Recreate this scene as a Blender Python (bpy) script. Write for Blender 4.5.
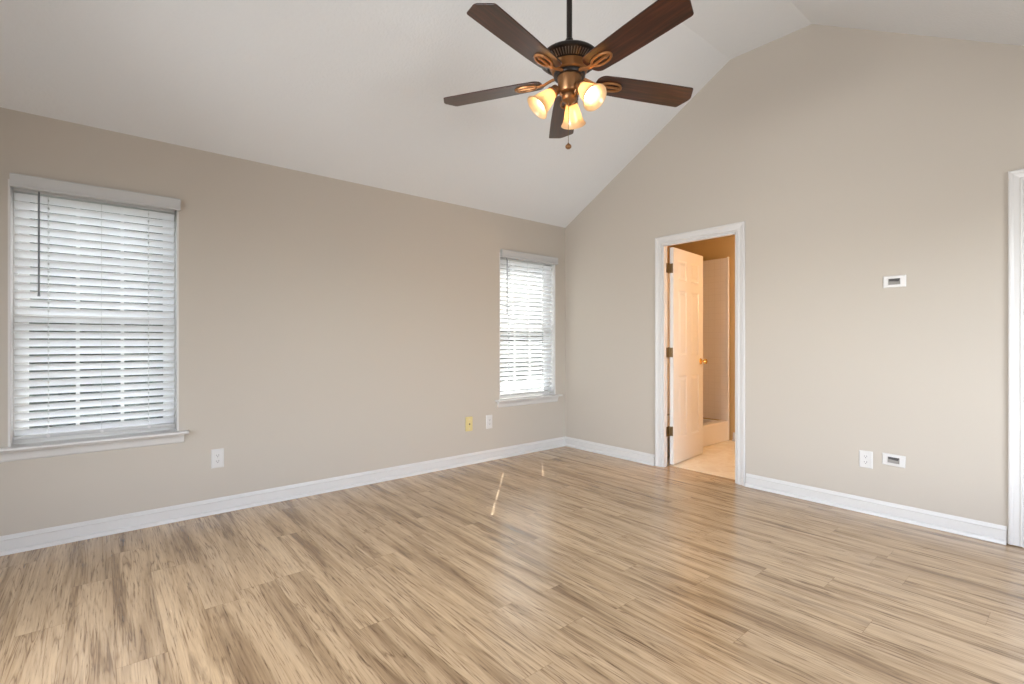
import bpy, bmesh, math, random
from mathutils import Vector, Matrix
PI = math.pi
random.seed(7)
for o in list(bpy.data.objects):
    bpy.data.objects.remove(o)
SC = bpy.context.scene
COL = SC.collection

# ------------------------------------------------------------------ camera
cam_data = bpy.data.cameras.new('camera')
cam_data.sensor_width = 36.0
cam_data.lens = 490.6 / 1024 * 36
cam_data.clip_start = 0.02
cam = bpy.data.objects.new('camera', cam_data)
cam.location = (-3.9898, -3.8422, 1.1597)
cam.rotation_euler = (PI / 2, 0, 0.8748 - PI / 2)
COL.objects.link(cam)
SC.camera = cam

# ------------------------------------------------------------------ exposure, sky, sun, added fill lamps
SC.view_settings.view_transform = 'Standard'
SC.view_settings.look = 'None'
SC.view_settings.gamma = 1.0
SC.view_settings.use_curve_mapping = False
SC.view_settings.exposure = 0.0

world = bpy.data.worlds.new('world')
SC.world = world
world.use_nodes = True
wn = world.node_tree
wn.nodes.clear()
w_out = wn.nodes.new('ShaderNodeOutputWorld')
w_bg = wn.nodes.new('ShaderNodeBackground')
w_sky = wn.nodes.new('ShaderNodeTexSky')
w_sky.sky_type = 'NISHITA'
w_sky.sun_disc = False
w_sky.sun_elevation = math.radians(46.0)
w_sky.sun_rotation = math.radians(44)
w_sky.air_density = 1.0
w_sky.dust_density = 2.5
w_bg.inputs['Strength'].default_value = 1.9
w_hs = wn.nodes.new('ShaderNodeHueSaturation')      # thin bright haze: a paler sky
w_hs.inputs['Saturation'].default_value = 0.45
wn.links.new(w_sky.outputs[0], w_hs.inputs['Color'])
wn.links.new(w_hs.outputs[0], w_bg.inputs['Color'])
wn.links.new(w_bg.outputs[0], w_out.inputs['Surface'])

def light(name, kind, loc, energy, color, **kw):
    d = bpy.data.lights.new(name, kind)
    d.energy = energy
    d.color = color
    for k, v in kw.items():
        setattr(d, k, v)
    o = bpy.data.objects.new(name, d)
    o.location = loc
    COL.objects.link(o)
    return o

SUN_DIR = Vector((0.686, 0.728, 0.0)).normalized() * math.cos(math.radians(46.0)) + Vector((0, 0, math.sin(math.radians(46.0))))
sun = light('sun', 'SUN', (3, 5, 6), 30.0, (1.0, 0.95, 0.88), angle=math.radians(0.27))
sun.rotation_euler = SUN_DIR.to_track_quat('Z', 'Y').to_euler()
# added fill lamp outside an invented window behind the camera
fill_back = light('fill_lamp_back', 'AREA', (-5.42, -2.4, 1.45), 42.0, (0.965, 0.985, 1.0), shape='RECTANGLE', size=1.8, size_y=2.1)
fill_back.rotation_euler = (0, -PI / 2, 0)
# second added fill lamp behind that window, higher and further out
fill_back_high = light('fill_lamp_back_high', 'AREA', (-8.6, -2.4, 2.9), 245.0, (0.965, 0.985, 1.0), shape='RECTANGLE', size=1.8, size_y=2.6)
fill_back_high.rotation_euler = (0, -PI / 2 + math.radians(14), 0)
# third added fill lamp, low and tilted up to brighten the ceiling
fill_back_low = light('fill_lamp_back_low', 'AREA', (-9.0, -2.4, 0.2), 350.0, (0.965, 0.985, 1.0), shape='RECTANGLE', size=1.6, size_y=3.6)
fill_back_low.rotation_euler = (0, -PI / 2 - math.radians(20), 0)
# one more added fill lamp, outside the invented near wall window
fill_near = light('fill_lamp_near', 'AREA', (-3.1, -7.2, 0.35), 140.0, (0.965, 0.985, 1.0), shape='RECTANGLE', size=2.2, size_y=1.4)
fill_near.rotation_euler = (PI / 2 + math.radians(12), 0, 0)
# ceiling lamp of the bathroom
bath_lamp = light('bathroom_lamp_light', 'POINT', (1.0, -2.65, 1.75), 46.0, (1.0, 0.71, 0.45), shadow_soft_size=0.12)

# ------------------------------------------------------------------ materials
def mat(name, color=(0.8, 0.8, 0.8), rough=0.5, metal=0.0, **kw):
    m = bpy.data.materials.new(name)
    m.use_nodes = True
    b = m.node_tree.nodes['Principled BSDF']
    b.inputs['Base Color'].default_value = (*color, 1)
    b.inputs['Roughness'].default_value = rough
    b.inputs['Metallic'].default_value = metal
    for k, v in kw.items():
        b.inputs[k].default_value = v
    return m

def nd(m, t, **kw):
    n = m.node_tree.nodes.new(t)
    for k, v in kw.items():
        if k == 'inp':
            for kk, vv in v.items():
                n.inputs[kk].default_value = vv
        else:
            setattr(n, k, v)
    return n

def lk(m, a, b):
    m.node_tree.links.new(a, b)

def math_n(m, op, a, b=None):
    n = nd(m, 'ShaderNodeMath', operation=op)
    for i, v in enumerate((a, b)):
        if v is None:
            continue
        if isinstance(v, (int, float)):
            n.inputs[i].default_value = v
        else:
            lk(m, v, n.inputs[i])
    return n.outputs[0]

def ramp(m, fac, stops):
    n = nd(m, 'ShaderNodeValToRGB')
    e = n.color_ramp.elements
    e[0].position, e[0].color = stops[0][0], (*stops[0][1], 1)
    e[1].position, e[1].color = stops[-1][0], (*stops[-1][1], 1)
    for p, c in stops[1:-1]:
        x = e.new(p)
        x.color = (*c, 1)
    lk(m, fac, n.inputs[0])
    return n.outputs[0]

def add_bump(m, scale, strength, dist=0.002, detail=2.0):
    b = m.node_tree.nodes['Principled BSDF']
    tc = nd(m, 'ShaderNodeTexCoord')
    nz = nd(m, 'ShaderNodeTexNoise', inp={'Scale': scale, 'Detail': detail})
    lk(m, tc.outputs['Object'], nz.inputs['Vector'])
    bp = nd(m, 'ShaderNodeBump', inp={'Strength': strength, 'Distance': dist})
    lk(m, nz.outputs['Fac'], bp.inputs['Height'])
    lk(m, bp.outputs['Normal'], b.inputs['Normal'])
    return m

M = {}
M['wall'] = add_bump(mat('greige wall paint', (0.474, 0.424, 0.366), 0.75), 260, 0.12, 0.001)
M['ceiling'] = add_bump(mat('textured white ceiling paint', (0.70, 0.708, 0.715), 0.85), 55, 0.55, 0.004, 3.0)
M['trim'] = mat('white semigloss trim paint', (0.61, 0.592, 0.575), 0.34)
M['door'] = mat('white door paint', (0.68, 0.655, 0.62), 0.38)
M['bath_wall'] = add_bump(mat('golden tan bathroom paint', (0.58, 0.40, 0.18), 0.7), 260, 0.1, 0.001)
M['bath_ceiling'] = mat('bathroom ceiling paint', (0.7, 0.68, 0.64), 0.8)
M['plastic'] = mat('white plastic', (0.60, 0.58, 0.565), 0.3)
M['yellow_plastic'] = mat('yellowed plastic', (0.62, 0.51, 0.24), 0.35)
M['dark'] = mat('dark recess', (0.03, 0.028, 0.026), 0.6)
M['greyrec'] = mat('grey recess lining', (0.26, 0.24, 0.22), 0.6)
M['brass'] = mat('polished brass', (0.80, 0.52, 0.18), 0.22, 1.0)
M['hinge'] = mat('antique brass', (0.22, 0.15, 0.075), 0.38, 1.0)
M['bronze'] = mat('oil rubbed bronze', (0.022, 0.015, 0.012), 0.38, 0.5)
M['copper'] = mat('antique bronze', (0.26, 0.13, 0.055), 0.30, 0.7)
M['bright'] = mat('bronze with bulb glow', (0.34, 0.155, 0.055), 0.34, 0.6)  # orange glow of the fan bulbs put into the bronze colour
M['black'] = mat('dark bronze rod', (0.018, 0.012, 0.010), 0.35, 0.3)
M['shower'] = mat('white shower acrylic', (0.80, 0.76, 0.72), 0.25)
M['lawn'] = mat('lawn', (0.07, 0.11, 0.035), 0.9)
M['siding'] = mat('grey siding', (0.20, 0.22, 0.24), 0.7)
M['roof'] = mat('dark shingles', (0.05, 0.05, 0.055), 0.9)
M['screw'] = mat('screw metal', (0.6, 0.58, 0.55), 0.3, 0.9)
M['fin'] = mat('worn bronze vent fin', (0.16, 0.13, 0.11), 0.35, 0.6)
M['bark'] = mat('bark', (0.09, 0.065, 0.045), 0.9)
M['recess_shade'] = mat('dark recess shade', (0.055, 0.05, 0.048), 0.55)  # stands for the shade inside the cable plate opening
M['wand'] = mat('smoky grey wand', (0.16, 0.17, 0.18), 0.25)
M['cord'] = mat('off white cord', (0.55, 0.55, 0.54), 0.8)

# lawn colour variation
def _lawn():
    m = M['lawn']; b = m.node_tree.nodes['Principled BSDF']
    tc = nd(m, 'ShaderNodeTexCoord'); nz = nd(m, 'ShaderNodeTexNoise', inp={'Scale': 3.0, 'Detail': 6})
    lk(m, tc.outputs['Object'], nz.inputs['Vector'])
    lk(m, ramp(m, nz.outputs['Fac'], [(0.3, (0.020, 0.026, 0.016)), (0.7, (0.035, 0.042, 0.028))]), b.inputs['Base Color'])
_lawn()

def leaf_material():
    m = mat('hedge leaves', (0.05, 0.09, 0.03), 0.6)
    b = m.node_tree.nodes['Principled BSDF']
    tc = nd(m, 'ShaderNodeTexCoord'); nz = nd(m, 'ShaderNodeTexNoise', inp={'Scale': 9.0, 'Detail': 5})
    lk(m, tc.outputs['Object'], nz.inputs['Vector'])
    lk(m, ramp(m, nz.outputs['Fac'], [(0.35, (0.008, 0.012, 0.009)), (0.7, (0.040, 0.055, 0.034))]), b.inputs['Base Color'])
    return m
M['leaves'] = leaf_material()

def siding_material():
    m = M['siding']; b = m.node_tree.nodes['Principled BSDF']
    tc = nd(m, 'ShaderNodeTexCoord'); sx = nd(m, 'ShaderNodeSeparateXYZ')
    lk(m, tc.outputs['Object'], sx.inputs[0])
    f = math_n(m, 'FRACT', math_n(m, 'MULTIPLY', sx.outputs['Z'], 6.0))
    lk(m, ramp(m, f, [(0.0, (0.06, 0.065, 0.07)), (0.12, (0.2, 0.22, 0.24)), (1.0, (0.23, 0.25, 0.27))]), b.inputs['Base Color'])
siding_material()

def glass_material():
    m = bpy.data.materials.new('window glass'); m.use_nodes = True
    nt = m.node_tree; nt.nodes.clear()
    out = nt.nodes.new('ShaderNodeOutputMaterial'); mix = nt.nodes.new('ShaderNodeMixShader')
    tr = nt.nodes.new('ShaderNodeBsdfTransparent'); gl = nt.nodes.new('ShaderNodeBsdfGlossy')
    gl.inputs['Roughness'].default_value = 0.02
    tr.inputs['Color'].default_value = (0.93, 0.95, 0.94, 1)
    mix.inputs[0].default_value = 0.07
    nt.links.new(tr.outputs[0], mix.inputs[1]); nt.links.new(gl.outputs[0], mix.inputs[2])
    nt.links.new(mix.outputs[0], out.inputs[0])
    return m
M['glass'] = glass_material()

def translucent_material(name, color, tcolor, fac, gloss_rough=0.35, gloss=0.05):
    m = bpy.data.materials.new(name); m.use_nodes = True
    nt = m.node_tree; nt.nodes.clear()
    out = nt.nodes.new('ShaderNodeOutputMaterial')
    mix = nt.nodes.new('ShaderNodeMixShader'); mix2 = nt.nodes.new('ShaderNodeMixShader')
    df = nt.nodes.new('ShaderNodeBsdfDiffuse'); tl = nt.nodes.new('ShaderNodeBsdfTranslucent'); gl = nt.nodes.new('ShaderNodeBsdfGlossy')
    df.inputs['Color'].default_value = (*color, 1); tl.inputs['Color'].default_value = (*tcolor, 1)
    gl.inputs['Roughness'].default_value = gloss_rough
    mix.inputs[0].default_value = fac; mix2.inputs[0].default_value = gloss
    nt.links.new(df.outputs[0], mix.inputs[1]); nt.links.new(tl.outputs[0], mix.inputs[2])
    nt.links.new(mix.outputs[0], mix2.inputs[1]); nt.links.new(gl.outputs[0], mix2.inputs[2])
    nt.links.new(mix2.outputs[0], out.inputs[0])
    return m
M['slat'] = translucent_material('white faux wood slat', (0.82, 0.83, 0.84), (0.88, 0.895, 0.91), 0.24, 0.4, 0.03)
M['valance'] = mat('white valance', (0.48, 0.475, 0.47), 0.4)
M['shade'] = translucent_material('amber frosted glass', (0.66, 0.54, 0.38), (0.95, 0.76, 0.50), 0.5, 0.15, 0.06)

def emission_material(name, color, strength):
    m = bpy.data.materials.new(name); m.use_nodes = True
    nt = m.node_tree; nt.nodes.clear()
    out = nt.nodes.new('ShaderNodeOutputMaterial'); e = nt.nodes.new('ShaderNodeEmission')
    e.inputs['Color'].default_value = (*color, 1); e.inputs['Strength'].default_value = strength
    nt.links.new(e.outputs[0], out.inputs[0])
    return m
M['bulb'] = emission_material('lit warm bulb', (1.0, 0.74, 0.44), 20.0)

def blade_material():
    m = mat('dark mahogany blade', (0.06, 0.02, 0.012), 0.28)
    b = m.node_tree.nodes['Principled BSDF']
    b.inputs['Coat Weight'].default_value = 0.35
    b.inputs['Coat Roughness'].default_value = 0.22
    tc = nd(m, 'ShaderNodeTexCoord')
    mp = nd(m, 'ShaderNodeMapping', inp={'Scale': (3.0, 45.0, 10.0)})
    lk(m, tc.outputs['Object'], mp.inputs['Vector'])
    nz = nd(m, 'ShaderNodeTexNoise', inp={'Scale': 1.4, 'Detail': 6, 'Distortion': 0.6})
    lk(m, mp.outputs[0], nz.inputs['Vector'])
    lk(m, ramp(m, nz.outputs['Fac'], [(0.32, (0.012, 0.003, 0.002)), (0.55, (0.042, 0.010, 0.005)), (0.75, (0.085, 0.024, 0.011))]), b.inputs['Base Color'])
    return m
M['blade'] = blade_material()

def floor_material():
    m = mat('light oak vinyl planks', (0.5, 0.38, 0.27), 0.36)
    b = m.node_tree.nodes['Principled BSDF']
    PW, PL = 0.152, 1.22
    tc = nd(m, 'ShaderNodeTexCoord'); sx = nd(m, 'ShaderNodeSeparateXYZ')
    lk(m, tc.outputs['Object'], sx.inputs[0])
    X, Y = sx.outputs['X'], sx.outputs['Y']
    u = math_n(m, 'DIVIDE', X, PW)
    row = math_n(m, 'FLOOR', u)
    wr = nd(m, 'ShaderNodeTexWhiteNoise', noise_dimensions='1D'); lk(m, row, wr.inputs['W'])
    v = math_n(m, 'ADD', math_n(m, 'DIVIDE', Y, PL), wr.outputs['Value'])
    colm = math_n(m, 'FLOOR', v)
    cv = nd(m, 'ShaderNodeCombineXYZ'); lk(m, row, cv.inputs['X']); lk(m, colm, cv.inputs['Y'])
    wp = nd(m, 'ShaderNodeTexWhiteNoise', noise_dimensions='2D'); lk(m, cv.outputs[0], wp.inputs['Vector'])
    rnd = wp.outputs['Value']
    off = math_n(m, 'MULTIPLY', rnd, 37.0)
    def grain(sxv, syv, detail, dist, rough=0.55, lac=2.0):
        c = nd(m, 'ShaderNodeCombineXYZ')
        lk(m, math_n(m, 'MULTIPLY', X, sxv), c.inputs['X'])
        lk(m, math_n(m, 'MULTIPLY', Y, syv), c.inputs['Y'])
        lk(m, off, c.inputs['Z'])
        n = nd(m, 'ShaderNodeTexNoise', inp={'Scale': 1.0, 'Detail': detail, 'Distortion': dist, 'Roughness': rough, 'Lacunarity': lac})
        lk(m, c.outputs[0], n.inputs['Vector'])
        return n.outputs['Fac']
    broad = grain(15.0, 0.9, 4.0, 0.6)           # soft tonal bands a few cm wide
    rings = grain(19.0, 1.0, 2.0, 0.5)          # cathedral figure
    fine = grain(150.0, 6.0, 5.0, 0.3, 0.62)    # pores
    ringw = math_n(m, 'ABSOLUTE', math_n(m, 'SUBTRACT', math_n(m, 'FRACT', math_n(m, 'MULTIPLY', rings, 9.0)), 0.5))
    base = ramp(m, broad, [(0.28, (0.215, 0.130, 0.066)), (0.42, (0.380, 0.256, 0.142)), (0.54, (0.515, 0.362, 0.214)), (0.75, (0.585, 0.424, 0.262))])
    def mixc(fac, a, bcol, mode='MULTIPLY'):
        n = nd(m, 'ShaderNodeMix', data_type='RGBA', blend_type=mode)
        if isinstance(fac, (int, float)):
            n.inputs[0].default_value = fac
        else:
            lk(m, fac, n.inputs[0])
        for k, s in ((6, a), (7, bcol)):
            if isinstance(s, tuple):
                n.inputs[k].default_value = (*s, 1)
            else:
                lk(m, s, n.inputs[k])
        return n.outputs[2]
    patch = grain(11.0, 2.2, 3.0, 0.6)
    pm = ramp(m, patch, [(0.42, (0, 0, 0)), (0.62, (1, 1, 1))])
    c1 = mixc(pm, base, ramp(m, ringw, [(0.0, (0.44, 0.38, 0.33)), (0.07, (0.74, 0.70, 0.66)), (0.2, (0.98, 0.98, 0.98)), (0.5, (1.04, 1.04, 1.04))]))
    c2 = mixc(1.0, c1, ramp(m, fine, [(0.30, (0.34, 0.29, 0.25)), (0.45, (0.95, 0.94, 0.93)), (0.7, (1.12, 1.12, 1.12))]))
    # smoky heart streaks, only in some planks
    heart = grain(20.0, 1.5, 4.0, 1.2)
    hmask = ramp(m, heart, [(0.58, (0, 0, 0)), (0.72, (1, 1, 1))])
    hm = math_n(m, 'MULTIPLY', hmask, math_n(m, 'MULTIPLY', rnd, 0.75))
    c3 = mixc(hm, c2, (0.165, 0.105, 0.062), 'MIX')
    c4 = mixc(1.0, c3, ramp(m, rnd, [(0.0, (0.95, 0.945, 0.94)), (0.5, (1.0, 1.0, 1.0)), (1.0, (1.04, 1.035, 1.02))]))
    # seams
    fu = math_n(m, 'FRACT', u); fv = math_n(m, 'FRACT', v)
    eu = math_n(m, 'MINIMUM', fu, math_n(m, 'SUBTRACT', 1.0, fu))
    ev = math_n(m, 'MINIMUM', fv, math_n(m, 'SUBTRACT', 1.0, fv))
    su = math_n(m, 'GREATER_THAN', eu, 0.0075); sv = math_n(m, 'GREATER_THAN', ev, 0.0012)
    seam = math_n(m, 'MULTIPLY', su, sv)
    c5 = mixc(1.0, c4, ramp(m, seam, [(0.0, (0.80, 0.77, 0.74)), (1.0, (1, 1, 1))]))
    lk(m, c5, b.inputs['Base Color'])
    lk(m, math_n(m, 'ADD', 0.20, math_n(m, 'MULTIPLY', fine, 0.10)), b.inputs['Roughness'])
    b.inputs['Specular IOR Level'].default_value = 1.0
    bp = nd(m, 'ShaderNodeBump', inp={'Strength': 0.14, 'Distance': 0.0012})
    lk(m, math_n(m, 'ADD', fine, math_n(m, 'MULTIPLY', seam, 0.5)), bp.inputs['Height'])
    lk(m, bp.outputs['Normal'], b.inputs['Normal'])
    return m
M['floor'] = floor_material()

def tile_material(name, c_tile, c_grout, size, rough, axes=('X', 'Y'), gap=0.02):
    m = mat(name, c_tile, rough)
    b = m.node_tree.nodes['Principled BSDF']
    tc = nd(m, 'ShaderNodeTexCoord'); sx = nd(m, 'ShaderNodeSeparateXYZ'); lk(m, tc.outputs['Object'], sx.inputs[0])
    ms = []
    for a in axes:
        f = math_n(m, 'FRACT', math_n(m, 'DIVIDE', sx.outputs[a], size))
        e = math_n(m, 'MINIMUM', f, math_n(m, 'SUBTRACT', 1.0, f))
        ms.append(math_n(m, 'GREATER_THAN', e, gap))
    g = math_n(m, 'MULTIPLY', ms[0], ms[1])
    lk(m, ramp(m, g, [(0.0, c_grout), (1.0, c_tile)]), b.inputs['Base Color'])
    bp = nd(m, 'ShaderNodeBump', inp={'Strength': 0.4, 'Distance': 0.002}); lk(m, g, bp.inputs['Height'])
    lk(m, bp.outputs['Normal'], b.inputs['Normal'])
    return m
M['shower_tile'] = tile_material('moulded tile pattern acrylic', (0.78, 0.72, 0.68), (0.72, 0.66, 0.62), 0.075, 0.28, ('Y', 'Z'), 0.03)
def vinyl_material():
    m = mat('cream sheet vinyl', (0.72, 0.62, 0.48), 0.35)
    b = m.node_tree.nodes['Principled BSDF']
    tc = nd(m, 'ShaderNodeTexCoord'); nz = nd(m, 'ShaderNodeTexNoise', inp={'Scale': 9.0, 'Detail': 6, 'Distortion': 1.0})
    lk(m, tc.outputs['Object'], nz.inputs['Vector'])
    lk(m, ramp(m, nz.outputs['Fac'], [(0.3, (0.74, 0.64, 0.49)), (0.65, (0.86, 0.79, 0.66))]), b.inputs['Base Color'])
    return m
M['vinyl'] = vinyl_material()

# ------------------------------------------------------------------ mesh helpers
def obj(name, bm, material, parent=None, smooth=False, bevel=0.0, seg=2):
    bmesh.ops.remove_doubles(bm, verts=bm.verts, dist=1e-6)
    bmesh.ops.recalc_face_normals(bm, faces=bm.faces)
    me = bpy.data.meshes.new(name)
    bm.to_mesh(me); bm.free()
    mats = material if isinstance(material, list) else [material]
    for m in mats:
        me.materials.append(m)
    o = bpy.data.objects.new(name, me)
    COL.objects.link(o)
    if parent is not None:
        o.parent = parent
    if smooth:
        for p in me.polygons:
            p.use_smooth = True
        try:
            me.set_sharp_from_angle(angle=math.radians(40))
        except Exception:
            pass
    if bevel > 0:
        md = o.modifiers.new('bevel', 'BEVEL'); md.width = bevel; md.segments = seg; md.limit_method = 'ANGLE'
        md.angle_limit = math.radians(46.0)
    return o

def thing(name, label, cat, loc=(0, 0, 0), rotz=0.0, group=None):
    o = bpy.data.objects.new(name, None)
    o.empty_display_size = 0.1
    o.location = loc; o.rotation_euler = (0, 0, rotz)
    COL.objects.link(o)
    o['label'] = label; o['category'] = cat
    if group:
        o['group'] = group
    return o

def tag(o, label, cat, group=None):
    o['label'] = label; o['category'] = cat
    if group:
        o['group'] = group
    return o

def struct(o, label=None):
    o['kind'] = 'structure'
    if label:
        o['label'] = label
    return o

def box(bm, x0, x1, y0, y1, z0, z1, mi=0):
    c = [bm.verts.new((x, y, z)) for x in (x0, x1) for y in (y0, y1) for z in (z0, z1)]
    for f in ((0, 1, 3, 2), (4, 6, 7, 5), (0, 4, 5, 1), (2, 3, 7, 6), (0, 2, 6, 4), (1, 5, 7, 3)):
        face = bm.faces.new([c[i] for i in f]); face.material_index = mi
    return c

def prism(bm, poly, fn, a, b, mi=0):
    """poly: list of (p,q); fn(p,q,d)->xyz; extruded from d=a to d=b"""
    va = [bm.verts.new(fn(p, q, a)) for p, q in poly]
    vb = [bm.verts.new(fn(p, q, b)) for p, q in poly]
    n = len(poly)
    fs = [bm.faces.new(va), bm.faces.new(vb[::-1])]
    for i in range(n):
        fs.append(bm.faces.new((va[i], vb[i], vb[(i + 1) % n], va[(i + 1) % n])))
    for f in fs:
        f.material_index = mi

def lathe(bm, prof, seg=40, mtx=None, cap0=True, cap1=True, mi=0):
    """prof: (r,z) list"""
    rings = []
    for r, z in prof:
        ring = []
        for i in range(seg):
            a = 2 * PI * i / seg
            v = Vector((r * math.cos(a), r * math.sin(a), z))
            ring.append(bm.verts.new(mtx @ v if mtx else v))
        rings.append(ring)
    for k in range(len(rings) - 1):
        for i in range(seg):
            j = (i + 1) % seg
            f = bm.faces.new((rings[k][i], rings[k][j], rings[k + 1][j], rings[k + 1][i])); f.material_index = mi
    if cap0:
        bm.faces.new(rings[0][::-1]).material_index = mi
    if cap1:
        bm.faces.new(rings[-1]).material_index = mi
    return rings

def tube(bm, pts, r, seg=10, radii=None, flat=None):
    """sweep a circle (or a flattened one) along pts"""
    pts = [Vector(p) for p in pts]
    rings = []
    up = Vector((0, 0, 1))
    for i, p in enumerate(pts):
        t = (pts[min(i + 1, len(pts) - 1)] - pts[max(i - 1, 0)]).normalized()
        ref = up if abs(t.dot(up)) < 0.95 else Vector((1, 0, 0))
        s = t.cross(ref).normalized(); n = s.cross(t).normalized()
        rr = radii[i] if radii else r
        ring = []
        for k in range(seg):
            a = 2 * PI * k / seg
            fy = flat if flat else 1.0
            ring.append(bm.verts.new(p + s * rr * math.cos(a) + n * rr * fy * math.sin(a)))
        rings.append(ring)
    for k in range(len(rings) - 1):
        for i in range(seg):
            j = (i + 1) % seg
            bm.faces.new((rings[k][i], rings[k][j], rings[k + 1][j], rings[k + 1][i]))
    bm.faces.new(rings[0][::-1]); bm.faces.new(rings[-1])

# ------------------------------------------------------------------ the room
XB, YN = -5.2, -4.62          # back wall, near wall
HW = 2.44                     # eave height
R1Y, R1Z, R2Y, R2Z = -1.884, 3.497, -2.492, 3.489
S3 = 0.612
def roof_z(y):
    if y >= R1Y:
        return HW + (R1Z - HW) * (y / R1Y)
    if y >= R2Y:
        return R1Z + (R2Z - R1Z) * ((y - R1Y) / (R2Y - R1Y))
    return R2Z - S3 * (R2Y - y)
WT = 0.15                     # thickness of the window wall
PT = 0.072                    # thickness of the partition wall
W1 = (-4.387, -3.607); W2 = (-0.945, -0.158)
WZ0, WZ1 = 0.575, 2.055
D1 = (-1.230, -1.952); D1T = 2.078
D2 = (-3.5645, -4.33); D2T = 2.078

def bx(*a):
    bm = bmesh.new(); box(bm, *a); return bm

# floor: wood planks up to the middle of the doorway
bm = bmesh.new(); box(bm, XB - 0.2, 0.0, YN - 0.2, 0.0, -0.05, 0.0)
box(bm, 0.0, 0.10, D1[1], D1[0], -0.05, 0.0); box(bm, 0.0, 0.10, D2[1], D2[0], -0.05, 0.0)
struct(obj('floor', bm, M['floor']))
struct(obj('floor_bathroom', bx(0.10, 2.2, -3.2, -0.15, -0.05, 0.001), M['vinyl']))

# left wall with two window openings
bm = bmesh.new()
for x0, x1, z0, z1 in ((XB, W1[0], 0, HW), (W1[0], W1[1], 0, WZ0), (W1[0], W1[1], WZ1, HW), (W1[1], W2[0], 0, HW),
                       (W2[0], W2[1], 0, WZ0), (W2[0], W2[1], WZ1, HW), (W2[1], 0.0, 0, HW)):
    box(bm, x0, x1, 0, WT, z0, z1)
struct(obj('wall_left', bm, M['wall']))

# right gable wall with two doorways
bm = bmesh.new()
def gable(y0, y1, zlo):
    ys = [y0] + [y for y in (R1Y, R2Y) if y1 < y < y0] + [y1]
    poly = [(y0, zlo)] + [(y, roof_z(y)) for y in ys] + [(y1, zlo)]
    prism(bm, poly, lambda p, q, d: (d, p, q), 0.0, PT)
gable(0.0, D1[0], 0); gable(D1[0], D1[1], D1T); gable(D1[1], D2[0], 0); gable(D2[0], D2[1], D2T); gable(D2[1], YN, 0)
struct(obj('wall_right', bm, [M['wall']]))

# near wall (beside the camera) and back wall, each with an added opening for the fill lamps
NW = (-3.1, -0.4, 0.35, 2.08)
bm = bmesh.new()
for x0, x1, z0, z1 in ((XB, NW[0], 0, roof_z(YN)), (NW[0], NW[1], 0, NW[2]), (NW[0], NW[1], NW[3], roof_z(YN)), (NW[1], PT, 0, roof_z(YN))):
    box(bm, x0, x1, YN - 0.15, YN, z0, z1)
struct(obj('wall_near', bm, M['wall']))
bm = bmesh.new()
for x in (NW[0] + 0.03, -2.2, -1.3, NW[1] - 0.03):
    box(bm, x - 0.025, x + 0.025, YN - 0.11, YN - 0.05, NW[2], NW[3])
for z in (NW[2] + 0.03, NW[3] - 0.03):
    box(bm, NW[0], NW[1], YN - 0.112, YN - 0.048, z - 0.03, z + 0.03)
struct(obj('window_4', bm, M['trim']))  # unseen frame, made up for the fill lamp beside the room
bm = bmesh.new()
BW = (-1.3, -3.5, 0.45, 2.3)
def gable_b(y0, y1, zlo, zhi=None):
    ys = [y0] + [y for y in (R1Y, R2Y) if y1 < y < y0] + [y1]
    poly = [(y0, zlo)] + ([(y0, zhi), (y1, zhi)] if zhi else [(y, roof_z(y)) for y in ys]) + [(y1, zlo)]
    prism(bm, poly, lambda p, q, d: (d, p, q), XB - 0.15, XB)
gable_b(WT, BW[0], 0); gable_b(BW[0], BW[1], BW[3]); gable_b(BW[0], BW[1], 0, BW[2]); gable_b(BW[1], YN - 0.15, 0)
struct(obj('wall_back', bm, M['wall']))
bm = bmesh.new()
for y in (BW[0] - 0.05, -2.03, -2.77, BW[1] + 0.05):
    box(bm, XB - 0.11, XB - 0.05, y - 0.03, y + 0.03, BW[2], BW[3])
for z in (BW[2] + 0.03, BW[3] - 0.03):
    box(bm, XB - 0.112, XB - 0.048, BW[1], BW[0], z - 0.03, z + 0.03)
struct(obj('window_3', bm, M['trim']))  # unseen frame, made up for the fill lamps behind the camera

# vaulted ceiling: slope, flat strip, slope
bm = bmesh.new()
pts = [(WT, HW - (R1Z - HW) / R1Y * -WT * 0 ), (0.0, HW), (R1Y, R1Z), (R2Y, R2Z), (YN - 0.15, roof_z(YN - 0.15))]
pts[0] = (WT, roof_z(0.0) + (R1Z - HW) / R1Y * WT)
poly = pts + [(p, q + 0.12) for p, q in reversed(pts)]
prism(bm, poly, lambda p, q, d: (d, p, q), XB - 0.15, PT)
struct(obj('ceiling', bm, M['ceiling']))

# bathroom shell
BX, BY0, BY1, BH = 1.69, -0.24, -3.1, 2.44
SX, SY = 1.66, -0.27                # faces of the shower panels
struct(obj('wall_bathroom_far', bx(BX, BX + 0.1, BY1, BY0, 0, BH), M['bath_wall']))
struct(obj('wall_bathroom_left', bx(PT, BX + 0.1, BY0, BY0 + 0.1, 0, BH), M['bath_wall']))
struct(obj('wall_bathroom_right', bx(PT, BX + 0.1, BY1 - 0.1, BY1, 0, BH), M['bath_wall']))
struct(obj('ceiling_bathroom', bx(PT, BX + 0.1, BY1 - 0.1, BY0 + 0.1, BH, BH + 0.1), M['bath_ceiling']))
bm = bmesh.new()
box(bm, PT, PT + 0.006, D1[0] + 0.06, BY0, 0, BH); box(bm, PT, PT + 0.006, BY1, D1[1] - 0.06, 0, BH); box(bm, PT, PT + 0.006, D1[1] - 0.06, D1[0] + 0.06, D1T + 0.06, BH)
struct(obj('wall_bathroom_near', bm, M['bath_wall']))

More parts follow.
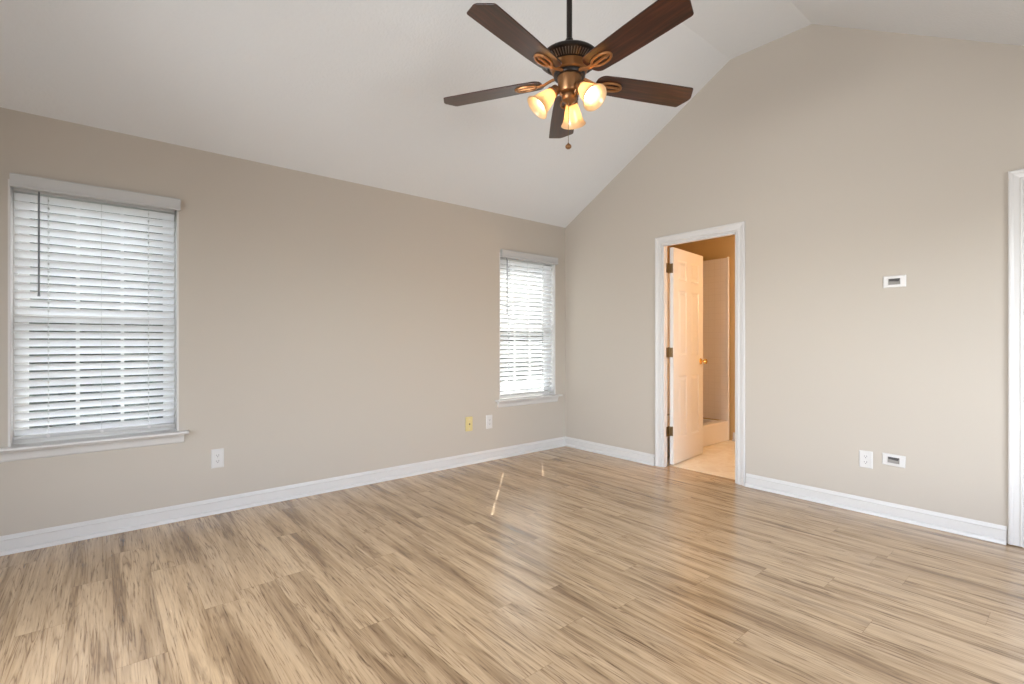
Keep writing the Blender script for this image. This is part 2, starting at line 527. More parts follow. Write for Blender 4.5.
# baseboards: profile (depth, height)
BB = [(0, 0), (0.029, 0), (0.0285, 0.006), (0.0265, 0.012), (0.0225, 0.018), (0.017, 0.022), (0.0115, 0.0235), (0.0115, 0.074), (0.0135, 0.077), (0.0135, 0.081), (0.0095, 0.085), (0.0085, 0.089), (0.0055, 0.095), (0.0045, 0.099), (0, 0.100)]
def baseboard(name, fn, a, b):
    bm = bmesh.new(); prism(bm, BB, fn, a, b)
    return struct(obj(name, bm, M['trim'], smooth=False))
baseboard('baseboard_left', lambda d, h, t: (t, -d, h), XB, 0.0)
baseboard('baseboard_right', lambda d, h, t: (-d, t, h), 0.0, D1[0] + 0.063)
baseboard('baseboard_right_between_doors', lambda d, h, t: (-d, t, h), D1[1] - 0.063, D2[0] + 0.063)
baseboard('baseboard_bathroom', lambda d, h, t: (BX - d, t, h), -1.09, BY1)
baseboard('baseboard_back', lambda d, h, t: (XB + d, t, h), YN, 0.0)

# door casings (mitred) and jambs
CAS = [(0.000, 0.000), (0.000, 0.009), (0.004, 0.012), (0.012, 0.012), (0.016, 0.009), (0.020, 0.010), (0.038, 0.013), (0.047, 0.018), (0.056, 0.019), (0.061, 0.016), (0.061, 0.0)]
def casing(bm, yl, yr, top, side, zb=0.0):
    """yl > yr; side=-1: stands out towards -x from x=0, +1: from x=PT"""
    r = 0.005
    x0 = 0.0 if side < 0 else PT
    loops = []
    for w, d in CAS:
        L, Rr, T = yl + r + w - r * 2 + 0.0, yr - w + r, top + w - r
        x = x0 + side * d
        loops.append([bm.verts.new((x, L, zb)), bm.verts.new((x, L, T)), bm.verts.new((x, Rr, T)), bm.verts.new((x, Rr, zb))])
    n = len(loops)
    for i in range(n):
        j = (i + 1) % n
        for k in range(3):
            bm.faces.new((loops[i][k], loops[i][k + 1], loops[j][k + 1], loops[j][k]))
    bm.faces.new([l[0] for l in loops]); bm.faces.new([l[3] for l in loops][::-1])
def jamb(bm, yl, yr, top):
    t = 0.018
    box(bm, -0.001, PT + 0.001, yl - t, yl, 0.0, top); box(bm, -0.001, PT + 0.001, yr, yr + t, 0.0, top)
    box(bm, -0.001, PT + 0.001, yr + t, yl - t, top - t, top)
    # door stop strips
    s0, s1 = 0.003, 0.036
    box(bm, s0, s1, yl - t - 0.011, yl - t, 0.0, top - t); box(bm, s0, s1, yr + t, yr + t + 0.011, 0.0, top - t)
    box(bm, s0, s1, yr + t, yl - t, top - t - 0.011, top - t)
for n, D, T in (('trim_1', D1, D1T), ('trim_2', D2, D2T)):
    bm = bmesh.new()
    casing(bm, D[0], D[1], T, -1, 0.006 if n == 'trim_2' else 0.0)
    casing(bm, D[0], D[1], T, 1)
    jamb(bm, D[0], D[1], T)
    struct(obj(n, bm, M['trim'], smooth=False))

# six-panel door leaf: local x along the width from the hinge, y thickness (0..0.035), z up
def door_leaf_bm(w, h):
    bm = bmesh.new()
    t = 0.035
    st, mid = 0.105, 0.10
    pw = (w - 2 * st - mid) / 2
    us = [0, st, st + pw, st + pw + mid, w - st, w]
    zs = [0, 0.235, 0.825, 1.015, 1.640, 1.735, h - 0.105, h]
    for side in (0, 1):
        y = 0.0 if side == 0 else t
        s = 1 if side == 0 else -1       # inwards direction
        for i in range(5):
            for j in range(7):
                u0, u1, z0, z1 = us[i], us[i + 1], zs[j], zs[j + 1]
                if i in (1, 3) and j in (1, 3, 5):
                    rings = []
                    for ins, d in ((0, 0), (0.010, 0.006), (0.014, 0.0075), (0.022, 0.0075), (0.045, 0.001), (0.048, 0.001)):
                        rings.append([bm.verts.new((u, y + s * d, z)) for u, z in ((u0 + ins, z0 + ins), (u1 - ins, z0 + ins), (u1 - ins, z1 - ins), (u0 + ins, z1 - ins))])
                    for k in range(len(rings) - 1):
                        for q in range(4):
                            p = (q + 1) % 4
                            bm.faces.new((rings[k][q], rings[k][p], rings[k + 1][p], rings[k + 1][q]))
                    bm.faces.new(rings[-1])
                else:
                    bm.faces.new([bm.verts.new((u, y, z)) for u, z in ((u0, z0), (u1, z0), (u1, z1), (u0, z1))])
    for i in range(5):
        for z in (0, h):
            bm.faces.new([bm.verts.new(p) for p in ((us[i], 0, z), (us[i + 1], 0, z), (us[i + 1], t, z), (us[i], t, z))])
    for j in range(7):
        for u in (0, w):
            bm.faces.new([bm.verts.new(p) for p in ((u, 0, zs[j]), (u, t, zs[j]), (u, t, zs[j + 1]), (u, 0, zs[j + 1]))])
    return bm
def knob_bm(s):
    bm = bmesh.new()
    mtx = Matrix.Rotation(PI / 2 * s, 4, 'X')
    lathe(bm, [(0.031, 0.0), (0.031, 0.004), (0.026, 0.008), (0.012, 0.011), (0.010, 0.028), (0.016, 0.034), (0.0255, 0.043), (0.0275, 0.052), (0.024, 0.061), (0.012, 0.066), (0.001, 0.067)], 28, mtx)
    return bm
def build_door(name, w, h, loc, ang, label, hinges=True, knob_z=0.95):
    leaf = obj(name, door_leaf_bm(w, h), M['door'])
    leaf.location = loc; leaf.rotation_euler = (0, 0, ang)
    struct(leaf, label)
    for s, y in ((1, 0.0), (-1, 0.035)):
        k = obj('knob', knob_bm(s), M['brass'], leaf, smooth=True)
        k.location = (w - 0.062, y, knob_z); k['label'] = 'polished brass door knob'
    if hinges:
        for z in (0.31, 1.05, 1.84):
            bm = bmesh.new()
            mt = Matrix.Translation((-0.007, 0.041, z - 0.045))
            lathe(bm, [(0.006, -0.004), (0.0075, 0.0), (0.0075, 0.090), (0.006, 0.094)], 14, mt)
            box(bm, -0.0015, 0.0012, 0.004, 0.040, z - 0.045, z + 0.045)                   # leaf on the door edge
            box(bm, -0.060, -0.010, 0.0365, 0.0392, z - 0.045, z + 0.045)                  # leaf on the jamb
            hg = obj('hinge', bm, M['hinge'], leaf); hg['label'] = 'antique brass hinge'
    return leaf
# open bathroom door: swings into the bathroom, hinged on the left jamb
build_door('door_1', 0.676, 2.035, (0.112, -1.288, 0.012), math.radians(6.4), 'white six-panel bathroom door standing open')
# closed door at the right edge of the picture
build_door('door_2', 0.722, 2.035, (0.0365, D2[0] - 0.021, 0.012), -PI / 2, 'white six-panel door closed in the right doorway', hinges=False)

# ------------------------------------------------------------------ windows
def make_window(n, X0, X1):
    fr = bmesh.new()
    y0, y1 = 0.085, WT + 0.01
    t = 0.032
    box(fr, X0, X0 + t, y0, y1, WZ0, WZ1); box(fr, X1 - t, X1, y0, y1, WZ0, WZ1)
    box(fr, X0 + t, X1 - t, y0, y1, WZ1 - t, WZ1); box(fr, X0 + t, X1 - t, y0, y1, WZ0, WZ0 + t)
    root = struct(obj('window_%d' % n, fr, M['trim']))
    zm = 1.30
    a, b = X0 + t, X1 - t
    for nm, z0, z1, ys in (('lower_sash', WZ0 + t, zm + 0.02, 0.092), ('upper_sash', zm - 0.02, WZ1 - t, 0.120)):
        bm = bmesh.new(); s = 0.042
        box(bm, a, a + s, ys, ys + 0.026, z0, z1); box(bm, b - s, b, ys, ys + 0.026, z0, z1)
        box(bm, a + s, b - s, ys, ys + 0.026, z0, z0 + s); box(bm, a + s, b - s, ys, ys + 0.026, z1 - s, z1)
        o = obj(nm, bm, M['trim'], root)
        bm = bmesh.new(); g = 0.018
        for k in (1, 2):
            xc = a + s + (b - a - 2 * s) * k / 3
            box(bm, xc - g / 2, xc + g / 2, ys + 0.006, ys + 0.020, z0 + s, z1 - s)
        zc = (z0 + z1) / 2
        box(bm, a + s, b - s, ys + 0.007, ys + 0.019, zc - g / 2, zc + g / 2)
        obj('muntin', bm, M['trim'], o)
        obj('pane', bx(a + s, b - s, ys + 0.012, ys + 0.014, z0 + s, z1 - s), M['glass'], o)
    # jamb liner standing a little proud of the wall
    bm = bmesh.new()
    box(bm, X0, X0 + 0.010, -0.003, 0.085, WZ0, WZ1); box(bm, X1 - 0.010, X1, -0.003, 0.085, WZ0, WZ1)
    box(bm, X0 + 0.010, X1 - 0.010, -0.003, 0.085, WZ1 - 0.010, WZ1)
    obj('jamb_liner', bm, M['trim'], root)
    # stool with a rounded nose, and the moulded apron below
    nose = []
    for k in range(9):
        an = -PI / 2 + PI * k / 8
        nose.append((0.056 + 0.009 * math.cos(an), 0.574 + 0.009 * math.sin(an)))
    bm = bmesh.new()
    prism(bm, [(0.0, 0.565)] + nose + [(0.0, 0.583)], lambda d, h, q: (q, -d, h), X0 - 0.052, X1 + 0.050)
    box(bm, X0 + 0.010, X1 - 0.010, 0.0, 0.092, 0.566, 0.583)
    obj('window_sill', bm, M['trim'], root, smooth=True)
    ap = [(0, 0.565), (0.030, 0.565), (0.030, 0.556), (0.022, 0.550), (0.018, 0.540), (0.013, 0.530), (0.012, 0.515), (0.009, 0.508), (0.0, 0.502)]
    bm = bmesh.new()
    prism(bm, ap, lambda d, h, q: (q, -d, h), X0 - 0.030, X1 + 0.028)
    obj('window_apron', bm, M['trim'], root, smooth=True)
    return root
make_window(1, *W1)
make_window(2, *W2)

# ------------------------------------------------------------------ blinds
PITCH, TILT, SW = 0.0455, math.radians(49.5), 0.046
def make_blind(X0, X1, label, wand_x, wand_z, ladders, holes, hw):
    root = thing('window_blind', label, 'blind', ((X0 + X1) / 2, 0.035, 0.62), 0, 'white slatted window blinds')
    ox, oy, oz = root.location
    def loc(bm):
        bmesh.ops.translate(bm, verts=bm.verts, vec=(-ox, -oy, -oz)); return bm
    a, b = X0 + 0.021, X1 - 0.021
    yc = 0.037
    zt = 1.972
    n = 30
    # slats: slightly crowned, room edge up
    bm = bmesh.new()
    rnd = random.Random(int(X0 * 100))
    th = 0.0028
    hs = sorted(holes)
    cuts = [a]
    for h in hs:
        cuts += [h - hw, h + hw]
    cuts.append(b)
    def slat(zc, tilt, sag):
        ct, s_ = math.cos(tilt), math.sin(tilt)
        us = (-0.5, -0.34, -0.17, 0.0, 0.17, 0.34, 0.5)
        def pos(x, u, side):
            crown = 0.0032 * (1 - (2 * u) ** 2)
            n_ = crown + side * th / 2
            # u=+0.5 is the room edge (towards -y) and is up
            y = yc - (u * SW) * ct + n_ * s_
            z = zc + (u * SW) * s_ + n_ * ct + sag * (1 - ((2 * x - a - b) / (b - a)) ** 2)
            return (x, y, z)
        xs = []
        for i in range(len(cuts) - 1):
            hole = (i % 2 == 1)
            xs.append((cuts[i], cuts[i + 1], hole))
        for x0, x1, hole in xs:
            sub = [x0, x1] if hole else [x0 + (x1 - x0) * k / 3 for k in range(4)]
            for k in range(len(sub) - 1):
                for q in range(6):
                    if hole and q in (2, 3):
                        continue
                    for sd in (-1, 1):
                        bm.faces.new([bm.verts.new(pos(x, u, sd)) for x, u in ((sub[k], us[q]), (sub[k + 1], us[q]), (sub[k + 1], us[q + 1]), (sub[k], us[q + 1]))])
                for u in (-0.5, 0.5):
                    bm.faces.new([bm.verts.new(pos(x, u, sd)) for x, sd in ((sub[k], -1), (sub[k + 1], -1), (sub[k + 1], 1), (sub[k], 1))])
        for x in (a, b):
            for q in range(6):
                bm.faces.new([bm.verts.new(pos(x, u, sd)) for u, sd in ((us[q], -1), (us[q + 1], -1), (us[q + 1], 1), (us[q], 1))])
    zb = zt - (n - 1) * PITCH
    for i in range(n):
        slat(zt - i * PITCH, TILT + rnd.uniform(-0.035, 0.035), rnd.uniform(-0.0012, 0.0006))
    obj('slats', loc(bm), M['slat'], root, smooth=True)
    # bottom rail
    bm = bmesh.new(); box(bm, a, b, yc - 0.025, yc + 0.025, 0.622 - 0.009, 0.622 + 0.009)
    obj('bottom_rail', loc(bm), M['valance'], root, bevel=0.004)
    for lx in ladders:
        bm = bmesh.new(); lathe(bm, [(0.008, -0.004), (0.009, 0.0), (0.007, 0.003)], 14, Matrix.Translation((lx, yc - 0.026, 0.622)) @ Matrix.Rotation(PI / 2, 4, 'X'))
        obj('cord_button', loc(bm), M['plastic'], root)
    # head rail and valance
    bm = bmesh.new(); box(bm, a, b, 0.012, 0.064, 2.000, 2.042)
    obj('head_rail', loc(bm), M['valance'], root)
    vp = [(0.0, 2.083), (-0.006, 2.085), (-0.016, 2.083), (-0.018, 2.078), (-0.0145, 2.070), (-0.0155, 2.045), (-0.0145, 2.026), (-0.018, 2.018), (-0.016, 2.012), (-0.006, 2.008), (0.0, 2.010)]
    bm = bmesh.new(); prism(bm, vp, lambda d, h, q: (q, d - 0.022, h), X0 + 0.010, X1 + 0.006)
    for q0, q1 in ((X0 + 0.010, X0 + 0.022), (X1 - 0.006, X1 + 0.006)):
        box(bm, q0, q1, -0.0225, -0.0005, 2.010, 2.083)
    obj('valance', loc(bm), M['valance'], root, smooth=True)
    # ladders: one cord in front, one behind
    dz = SW / 2 * math.cos(TILT)
    for lx in ladders:
        bm = bmesh.new()
        for y in (yc - dz - 0.002, yc + dz + 0.002):
            tube(bm, [(lx, y, 2.01), (lx, y, 0.622)], 0.0011, 6)
        obj('ladder_cord', loc(bm), M['cord'], root)
    # tilt wand
    bm = bmesh.new()
    tube(bm, [(wand_x, -0.022, 2.004), (wand_x, -0.028, 1.98), (wand_x, -0.028, wand_z + 0.03), (wand_x, -0.028, wand_z)], 0.005, 8, radii=[0.003, 0.0045, 0.0045, 0.006])
    w = obj('tilt_wand', loc(bm), M['wand'], root, smooth=True); w['label'] = 'thin dark grey tilt wand'
    return root
make_blind(W1[0], W1[1], 'large white slatted blind over the left window at the picture edge', -4.262, 1.416, (-4.227, -3.992, -3.763), (-4.227, -3.763), 0.0035)
make_blind(W2[0], W2[1], 'smaller bright white slatted blind over the window near the corner', -0.867, 1.44, (-0.790, -0.552, -0.313), (-0.790, -0.313), 0.009)

# ------------------------------------------------------------------ wall plates (local: x across, y out of the wall, z up)
def plate_bm(w, h, t=0.0055):
    bm = bmesh.new()
    e = 0.006
    prof = [(0, 0.0), (0, 0.0022), (e, t)]
    rings = []
    for ins, y in prof:
        rings.append([bm.verts.new((x, y, z)) for x, z in ((-w / 2 + ins, -h / 2 + ins), (w / 2 - ins, -h / 2 + ins), (w / 2 - ins, h / 2 - ins), (-w / 2 + ins, h / 2 - ins))])
    for k in range(2):
        for q in range(4):
            p = (q + 1) % 4
            bm.faces.new((rings[k][q], rings[k][p], rings[k + 1][p], rings[k + 1][q]))
    bm.faces.new(rings[-1]); bm.faces.new(rings[0][::-1])
    return bm
def disc(bm, x, z, r, y0, y1, sx=1.0, seg=18):
    prism(bm, [(x + r * sx * math.cos(2 * PI * k / seg), z + r * math.sin(2 * PI * k / seg)) for k in range(seg)], lambda p, q, d: (p, d, q), y0, y1)
def wall_a(x, z): return (x, 0.0, z), PI       # faces -y
def wall_b(y, z): return (0.0, y, z), PI / 2   # faces -x
def place(t, where):
    t.location = where[0]; t.rotation_euler = (0, 0, where[1])
def outlet(label, where, w=0.074, h=0.120, group='white duplex outlets'):
    t = thing('electrical_outlet', label, 'outlet', group=group); place(t, where)
    obj('cover_plate', plate_bm(w, h), M['plastic'], t)
    for s in (-1, 1):
        zc = s * 0.0195
        bm = bmesh.new()
        pl = []
        for k in range(24):
            a = 2 * PI * k / 24
            pl.append((0.0172 * math.cos(a), zc + max(-0.0135, min(0.0135, 0.0172 * math.sin(a)))))
        prism(bm, pl, lambda p, q, d: (p, d, q), 0.004, 0.0078)
        r = obj('receptacle', bm, M['plastic'], t)
        bm = bmesh.new()
        box(bm, -0.0078, -0.0052, 0.0070, 0.0081, zc - 0.001, zc + 0.008); box(bm, 0.0052, 0.0078, 0.0070, 0.0081, zc - 0.0005, zc + 0.0065)
        disc(bm, 0.0, zc - 0.0075, 0.0027, 0.0070, 0.0081)
        obj('slot', bm, M['dark'], r)
    bm = bmesh.new(); disc(bm, 0, 0, 0.0032, 0.005, 0.0066)
    obj('screw', bm, M['screw'], t)
    return t
outlet('white duplex outlet on the left wall below the large blind', wall_a(-3.388, 0.369), 0.076, 0.128)
outlet('white duplex outlet near the corner, just right of the yellowed plate', wall_a(-1.072, 0.376), 0.076, 0.132)
outlet('white duplex outlet low on the right wall beside the cable plate', wall_b(-2.824, 0.361), 0.078, 0.116)

# yellowed phone jack with a surface box
t = thing('phone_jack', 'yellowed cream phone jack low on the wall left of a white outlet', 'wall jack'); place(t, wall_a(-1.318, 0.382))
bm = bmesh.new(); box(bm, -0.038, 0.038, 0, 0.016, -0.068, 0.068)
obj('jack_box', bm, M['yellow_plastic'], t, bevel=0.004)
bm = bmesh.new(); box(bm, -0.012, 0.012, 0.0155, 0.0185, -0.014, 0.014)
j = obj('jack_socket', bm, M['yellow_plastic'], t)
obj('socket_hole', bx(-0.007, 0.007, 0.018, 0.0189, -0.008, 0.006), M['dark'], j)
for z in (0.045, -0.045):
    bm = bmesh.new(); disc(bm, 0, z, 0.0036, 0.0155, 0.0172); obj('screw', bm, M['screw'], t)

# recessed cable pass-through plates
def cable_plate(label, where, w, h, roll=0.0):
    t = thing('cable_plate', label, 'cable plate', group='white cable pass-through plates'); place(t, where)
    t.rotation_euler = (0, roll, where[1])
    ow, oh = 0.064, 0.040
    bm = bmesh.new()
    def ring(x0, z0, y): return [bm.verts.new((x, y, z)) for x, z in ((-x0, -z0), (x0, -z0), (x0, z0), (-x0, z0))]
    rs = [ring(w / 2, h / 2, 0.0), ring(w / 2, h / 2, 0.004), ring(w / 2 - 0.005, h / 2 - 0.005, 0.008), ring(ow / 2 + 0.006, oh / 2 + 0.006, 0.008), ring(ow / 2 + 0.004, oh / 2 + 0.004, 0.0095), ring(ow / 2, oh / 2, 0.0095), ring(ow / 2, oh / 2, 0.0)]
    for k in range(len(rs) - 1):
        for q in range(4):
            p = (q + 1) % 4
            bm.faces.new((rs[k][q], rs[k][p], rs[k + 1][p], rs[k + 1][q]))
    obj('cover_plate', bm, M['plastic'], t)
    r = obj('recess', bx(-ow / 2, ow / 2, 0.0002, 0.0016, -oh / 2, oh / 2), M['greyrec'], t)
    # dark sheet: shade in the top of the opening put into colour
    bm = bmesh.new(); prism(bm, [(-ow / 2 + 0.002, oh / 2 - 0.001), (ow / 2 - 0.002, oh / 2 - 0.001), (ow / 2 - 0.004, 0.004), (-ow / 2 + 0.010, 0.0)], lambda p, q, d: (p, d + 0.0015 + 0.05 * (oh / 2 - q), q), 0.0, 0.0012)
    obj('recess_shade', bm, M['recess_shade'], t)
    for x in (-w / 2 + 0.016, w / 2 - 0.016):
        bm = bmesh.new(); disc(bm, x, 0, 0.0035, 0.0075, 0.0092); obj('screw', bm, M['plastic'], t)
cable_plate('white cable pass-through plate high on the right wall', wall_b(-2.981, 1.556), 0.122, 0.078)
cable_plate('white cable pass-through plate low on the right wall by the outlet', wall_b(-2.977, 0.383), 0.124, 0.076, math.radians(-2))

# ------------------------------------------------------------------ bathroom fittings
t = thing('shower_stall', 'white shower stall with tiled panel and low curb behind the open door', 'shower', (0.9, -0.66, 0))
bm = bmesh.new()
x0, x1, y0, y1 = PT + 0.032, SX - 0.006, -1.05, SY - 0.004
def loc0(bm, o):
    bmesh.ops.translate(bm, verts=bm.verts, vec=(-o.location.x, -o.location.y, -o.location.z)); return bm
box(bm, x0, x1, y0, y0 + 0.10, 0.0, 0.235); box(bm, x0, x0 + 0.05, y0 + 0.10, y1, 0, 0.225); box(bm, x1 - 0.05, x1, y0 + 0.10, y1, 0, 0.225)
box(bm, x0 + 0.05, x1 - 0.05, y1 - 0.05, y1, 0, 0.225); box(bm, x0 + 0.05, x1 - 0.05, y0 + 0.10, y1 - 0.05, 0, 0.05)
obj('basin', loc0(bm, t), M['shower'], t, bevel=0.012)
bm = bmesh.new(); lathe(bm, [(0.04, 0.05), (0.04, 0.055), (0.03, 0.056)], 20, Matrix.Translation((0.9, -0.66, 0))); obj('drain', loc0(bm, t), M['screw'], t)
bm = bmesh.new()
box(bm, SX - 0.016, SX - 0.001, -1.035, SY - 0.004, 0.237, 2.15)
obj('end_panel', loc0(bm, t), M['shower_tile'], t)
bm = bmesh.new(); box(bm, SX - 0.022, SX - 0.001, -1.062, -1.036, 0.0, 2.16)
obj('edge_flange', loc0(bm, t), M['shower'], t, bevel=0.006)
bm = bmesh.new(); box(bm, PT + 0.032, SX - 0.017, SY - 0.020, SY - 0.004, 0.236, 2.15)
obj('back_panel', loc0(bm, t), M['shower'], t)

# ------------------------------------------------------------------ ceiling fan
FX, FY = -2.283, -2.225
fan = thing('ceiling_fan', 'dark wood five-blade ceiling fan with three lit amber glass shades', 'ceiling fan', (FX, FY, 0))
def fpart(name, prof, material, seg=48):
    bm = bmesh.new(); lathe(bm, prof, seg)
    return obj(name, bm, material, fan, smooth=True)
fpart('canopy', [(0.02, 3.415), (0.045, 3.420), (0.066, 3.445), (0.070, 3.49), (0.070, 3.4915)], M['bronze'])
fpart('downrod', [(0.0135, 2.55), (0.0135, 3.43)], M['black'], 20)
fpart('rod_collar', [(0.030, 2.545), (0.030, 2.56), (0.022, 2.585), (0.018, 2.60), (0.014, 2.603)], M['bronze'], 28)
mh = fpart('motor_housing', [(0.080, 2.468), (0.098, 2.470), (0.104, 2.473), (0.136, 2.491), (0.142, 2.495), (0.143, 2.502), (0.139, 2.510), (0.128, 2.520), (0.105, 2.532), (0.070, 2.541), (0.030, 2.546)], M['bronze'])
bm = bmesh.new()
for k in range(60):
    a = 2 * PI * k / 60
    c, sn = math.cos(a), math.sin(a)
    vs = []
    for r, z in ((0.106, 2.4735), (0.134, 2.4893), (0.1325, 2.4865), (0.1075, 2.4705)):
        for w in (-0.0024, 0.0024):
            w2 = w * r / 0.12
            vs.append(bm.verts.new((r * c - w2 * sn, r * sn + w2 * c, z)))
    for f in ((0, 2, 3, 1), (2, 4, 5, 3), (4, 6, 7, 5), (6, 0, 1, 7), (0, 6, 4, 2), (1, 3, 5, 7)):
        bm.faces.new([vs[i] for i in f])
obj('vent_fin', bm, M['fin'], mh)
fpart('lower_housing', [(0.070, 2.434), (0.079, 2.437), (0.084, 2.444), (0.088, 2.456), (0.094, 2.466), (0.096, 2.472)], M['bright'])
fpart('flywheel', [(0.058, 2.416), (0.072, 2.417), (0.075, 2.421), (0.075, 2.432), (0.070, 2.435)], M['black'])
fpart('switch_housing', [(0.030, 2.340), (0.048, 2.343), (0.054, 2.352), (0.055, 2.404), (0.058, 2.412), (0.058, 2.417)], M['copper'])
fpart('light_hub', [(0.002, 2.286), (0.010, 2.288), (0.014, 2.296), (0.030, 2.304), (0.038, 2.318), (0.038, 2.332), (0.030, 2.342)], M['copper'], 36)

# one blade with its bracket, then four copies
ZB = 2.408
BLADE_PITCH = math.radians(-10.0)
def blade_outline():
    top = []
    # root corner rounded, gentle taper, clipped tip corners
    for k in range(7):
        a = PI - PI / 2 * k / 6
        top.append((0.134 + 0.040 + 0.040 * math.cos(a), 0.022 + 0.040 * math.sin(a)))
    top += [(0.26, 0.067), (0.40, 0.0715), (0.52, 0.0735), (0.624, 0.0745), (0.631, 0.073), (0.636, 0.069), (0.662, 0.014), (0.664, 0.006)]
    return top + [(x, -y) for x, y in reversed(top)]
bm = bmesh.new()
prism(bm, blade_outline(), lambda p, q, d: (p, q, d), -0.0028, 0.0028)
blade0 = obj('fan_blade', bm, M['blade'], fan, bevel=0.0012)
def bracket_bm():
    bm = bmesh.new()
    # oval ring under the blade root
    cx, a_, b_ = 0.216, 0.054, 0.028
    pts = [(cx + a_ * math.cos(2 * PI * k / 28), b_ * math.sin(2 * PI * k / 28), -0.0075) for k in range(29)]
    def strip(pts, w, h):
        prev = None
        P = [Vector(p) for p in pts]
        for i, p in enumerate(P):
            tdir = (P[min(i + 1, len(P) - 1)] - P[max(i - 1, 0)]).normalized()
            s = Vector((-tdir.y, tdir.x, 0)).normalized() * w / 2
            ring = [bm.verts.new(p + s + Vector((0, 0, h / 2))), bm.verts.new(p - s + Vector((0, 0, h / 2))), bm.verts.new(p - s * 0.6 - Vector((0, 0, h / 2))), bm.verts.new(p + s * 0.6 - Vector((0, 0, h / 2)))]
            if prev:
                for q in range(4):
                    r = (q + 1) % 4
                    bm.faces.new((prev[q], prev[r], ring[r], ring[q]))
            else:
                bm.faces.new(ring)
            prev = ring
        bm.faces.new(prev[::-1])
    strip(pts, 0.012, 0.008)
    strip([(cx - a_, 0, -0.0075), (cx - 0.02, 0, -0.009), (cx + a_, 0, -0.0075)], 0.013, 0.008)
    # arm curving up to the flywheel
    strip([(0.168, 0, -0.0075), (0.150, 0, -0.009), (0.128, 0, -0.006), (0.105, 0, 0.003), (0.085, 0, 0.010), (0.072, 0, 0.012)], 0.022, 0.009)
    for x, y in ((cx - 0.030, 0.0), (cx + 0.030, 0.0)):
        lathe(bm, [(0.0045, -0.0155), (0.0055, -0.0140), (0.0055, -0.0110)], 10, Matrix.Translation((x, y, 0)))
    return bm
br0 = obj('blade_bracket', bracket_bm(), M['bright'], fan, smooth=False, bevel=0.0012)
for k in range(5):
    b = blade0 if k == 0 else blade0.copy()
    r = br0 if k == 0 else br0.copy()
    if k:
        COL.objects.link(b); COL.objects.link(r); b.parent = fan; r.parent = fan
    mtx = Matrix.Translation((0, 0, ZB)) @ Matrix.Rotation(math.radians(-168 + 72 * k), 4, 'Z')
    b.matrix_local = mtx @ Matrix.Rotation(BLADE_PITCH, 4, 'X')
    r.matrix_local = mtx @ Matrix.Rotation(BLADE_PITCH * 0.9, 4, 'X')

# light kit
SH = [(0.0245, 0.000), (0.0260, 0.010), (0.0300, 0.022), (0.0360, 0.040), (0.0410, 0.060), (0.0460, 0.080), (0.0520, 0.096), (0.0590, 0.106), (0.0625, 0.111)]
arm_data = None
for k, ang in enumerate((36, 150, 270)):
    tilt = math.radians(44)
    rz = Matrix.Rotation(math.radians(ang), 4, 'Z')
    # local +z of the shade runs from the neck to the mouth
    mtx = rz @ Matrix.Translation((0.080, 0, 2.342)) @ Matrix.Rotation(PI - tilt, 4, 'Y')
    if arm_data is None:
        bm = bmesh.new()
        tube(bm, [(0.030, 0, 2.326), (0.046, 0, 2.346), (0.060, 0, 2.358), (0.074, 0, 2.350)], 0.0075, 10)
        bm2 = bmesh.new()
        lathe(bm2, [(0.010, -0.030), (0.020, -0.027), (0.0235, -0.018), (0.0245, -0.004), (0.0290, 0.000), (0.0290, 0.006), (0.0255, 0.008)], 28)
        bm3 = bmesh.new()
        inner = [(r - 0.0035, z + (0.0 if i else 0.004)) for i, (r, z) in enumerate(SH)]
        lathe(bm3, SH + [(r, z) for r, z in reversed(inner)], 40, None, False, False)
        bm4 = bmesh.new()
        lathe(bm4, [(0.010, 0.010), (0.012, 0.026), (0.019, 0.040), (0.0255, 0.056), (0.026, 0.066), (0.0225, 0.078), (0.013, 0.086), (0.002, 0.089)], 26)
        arm_data = [obj('lamp_arm', bm, M['copper'], fan, True), obj('lamp_socket', bm2, M['copper'], fan, True), obj('lamp_shade', bm3, M['shade'], fan, True), obj('bulb', bm4, M['bulb'], fan, True)]
        cur = arm_data
    else:
        cur = []
        for o in arm_data:
            c = o.copy(); COL.objects.link(c); c.parent = fan; cur.append(c)
    cur[0].matrix_local = rz
    for o in cur[1:3]:
        o.matrix_local = mtx
    cur[3].parent = cur[2]
    cur[3].matrix_local = Matrix.Identity(4)
for o in arm_data[2:3]:
    o['label'] = 'amber frosted glass bell shade'
# pull chain
bm = bmesh.new()
cx, cy = -0.030, -0.022
tube(bm, [(cx * 0.6, cy * 0.6, 2.31), (cx, cy, 2.30), (cx, cy, 2.09)], 0.0012, 6)
for k in range(26):
    lathe(bm, [(0.0002, -0.002), (0.0019, 0.0), (0.0002, 0.002)], 6, Matrix.Translation((cx, cy, 2.095 + k * 0.0080)))
ch = obj('pull_chain', bm, M['hinge'], fan)
bm = bmesh.new(); lathe(bm, [(0.001, 2.064), (0.008, 2.065), (0.0135, 2.070), (0.0145, 2.076), (0.0125, 2.082), (0.006, 2.087), (0.002, 2.093)], 18, Matrix.Translation((cx, cy, 0)))
obj('chain_fob', bm, M['copper'], ch, smooth=True)

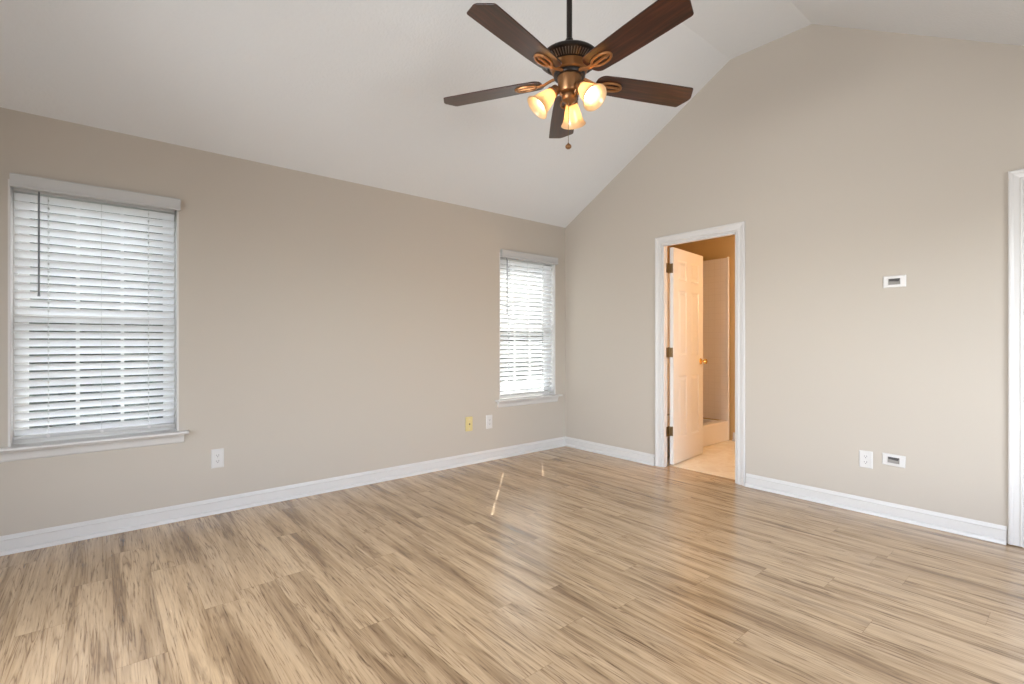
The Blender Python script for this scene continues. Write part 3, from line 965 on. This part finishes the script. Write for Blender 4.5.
# ------------------------------------------------------------------ outside
struct(obj('ground', bx(-40, 40, WT + 0.02, 60, -0.65, -0.55), M['lawn']))
def shrub(name, label, x, y, w, h, seed):
    rr = random.Random(seed)
    bm = bmesh.new()
    for k in range(int(12 + h * 10)):
        c = Vector((x + rr.uniform(-w / 2, w / 2), y + rr.uniform(-0.5, 0.5), -0.55 + rr.uniform(0.15, 1.0) * h))
        s = rr.uniform(0.45, 0.8) * min(1.0, h / 2)
        r = bmesh.ops.create_icosphere(bm, subdivisions=3, radius=s, matrix=Matrix.Translation(c))
        for v in r['verts']:
            v.co += (v.co - c) * rr.uniform(-0.25, 0.25)
    o = obj(name, bm, M['leaves'])
    tag(o, label, 'shrub')
    return o
shrub('shrub', 'tall dense green shrub outside behind the large left blind', -4.0, 6.5, 3.6, 4.9, 3)
shrub('shrub', 'tall broad green shrub outside behind the blind near the corner', 5.2, 8.0, 5.5, 4.9, 5)
t = thing('shade_tree', 'tall leafy tree added out of view to shade the left window', 'shade_tree', (-0.9, 3.4, -0.55))  # unseen, put here to keep the sun off the left window
bm = bmesh.new()
tube(bm, [(0, 0, 0), (0.05, 0.02, 2.0), (-0.05, 0.05, 4.0), (0.0, 0.0, 6.6)], 0.15, 10, radii=[0.2, 0.15, 0.12, 0.05])
obj('trunk', bm, M['bark'], t, True)
rr = random.Random(11)
bm = bmesh.new()
for k in range(30):
    c = Vector((rr.uniform(-1, 1), rr.uniform(-1, 1), rr.uniform(-1, 1)))
    c = c.normalized() * rr.uniform(0.2, 1.35) + Vector((0, 0, 7.1))
    s = rr.uniform(0.45, 0.75)
    r = bmesh.ops.create_icosphere(bm, subdivisions=3, radius=s, matrix=Matrix.Translation(c))
    for v in r['verts']:
        v.co += (v.co - c) * rr.uniform(-0.25, 0.25)
obj('crown', bm, M['leaves'], t)
h = thing('house', 'grey sided neighbouring house far outside the windows', 'house', (2, 16, -0.55))
obj('siding_wall', bx(-14, 14, 0, 6, 0, 3.0), M['siding'], h)
bm = bmesh.new(); prism(bm, [(-0.6, 2.9), (3.0, 5.2), (6.6, 2.9)], lambda p, q, d: (d, p, q), -14.6, 14.6)
obj('roof', bm, M['roof'], h)
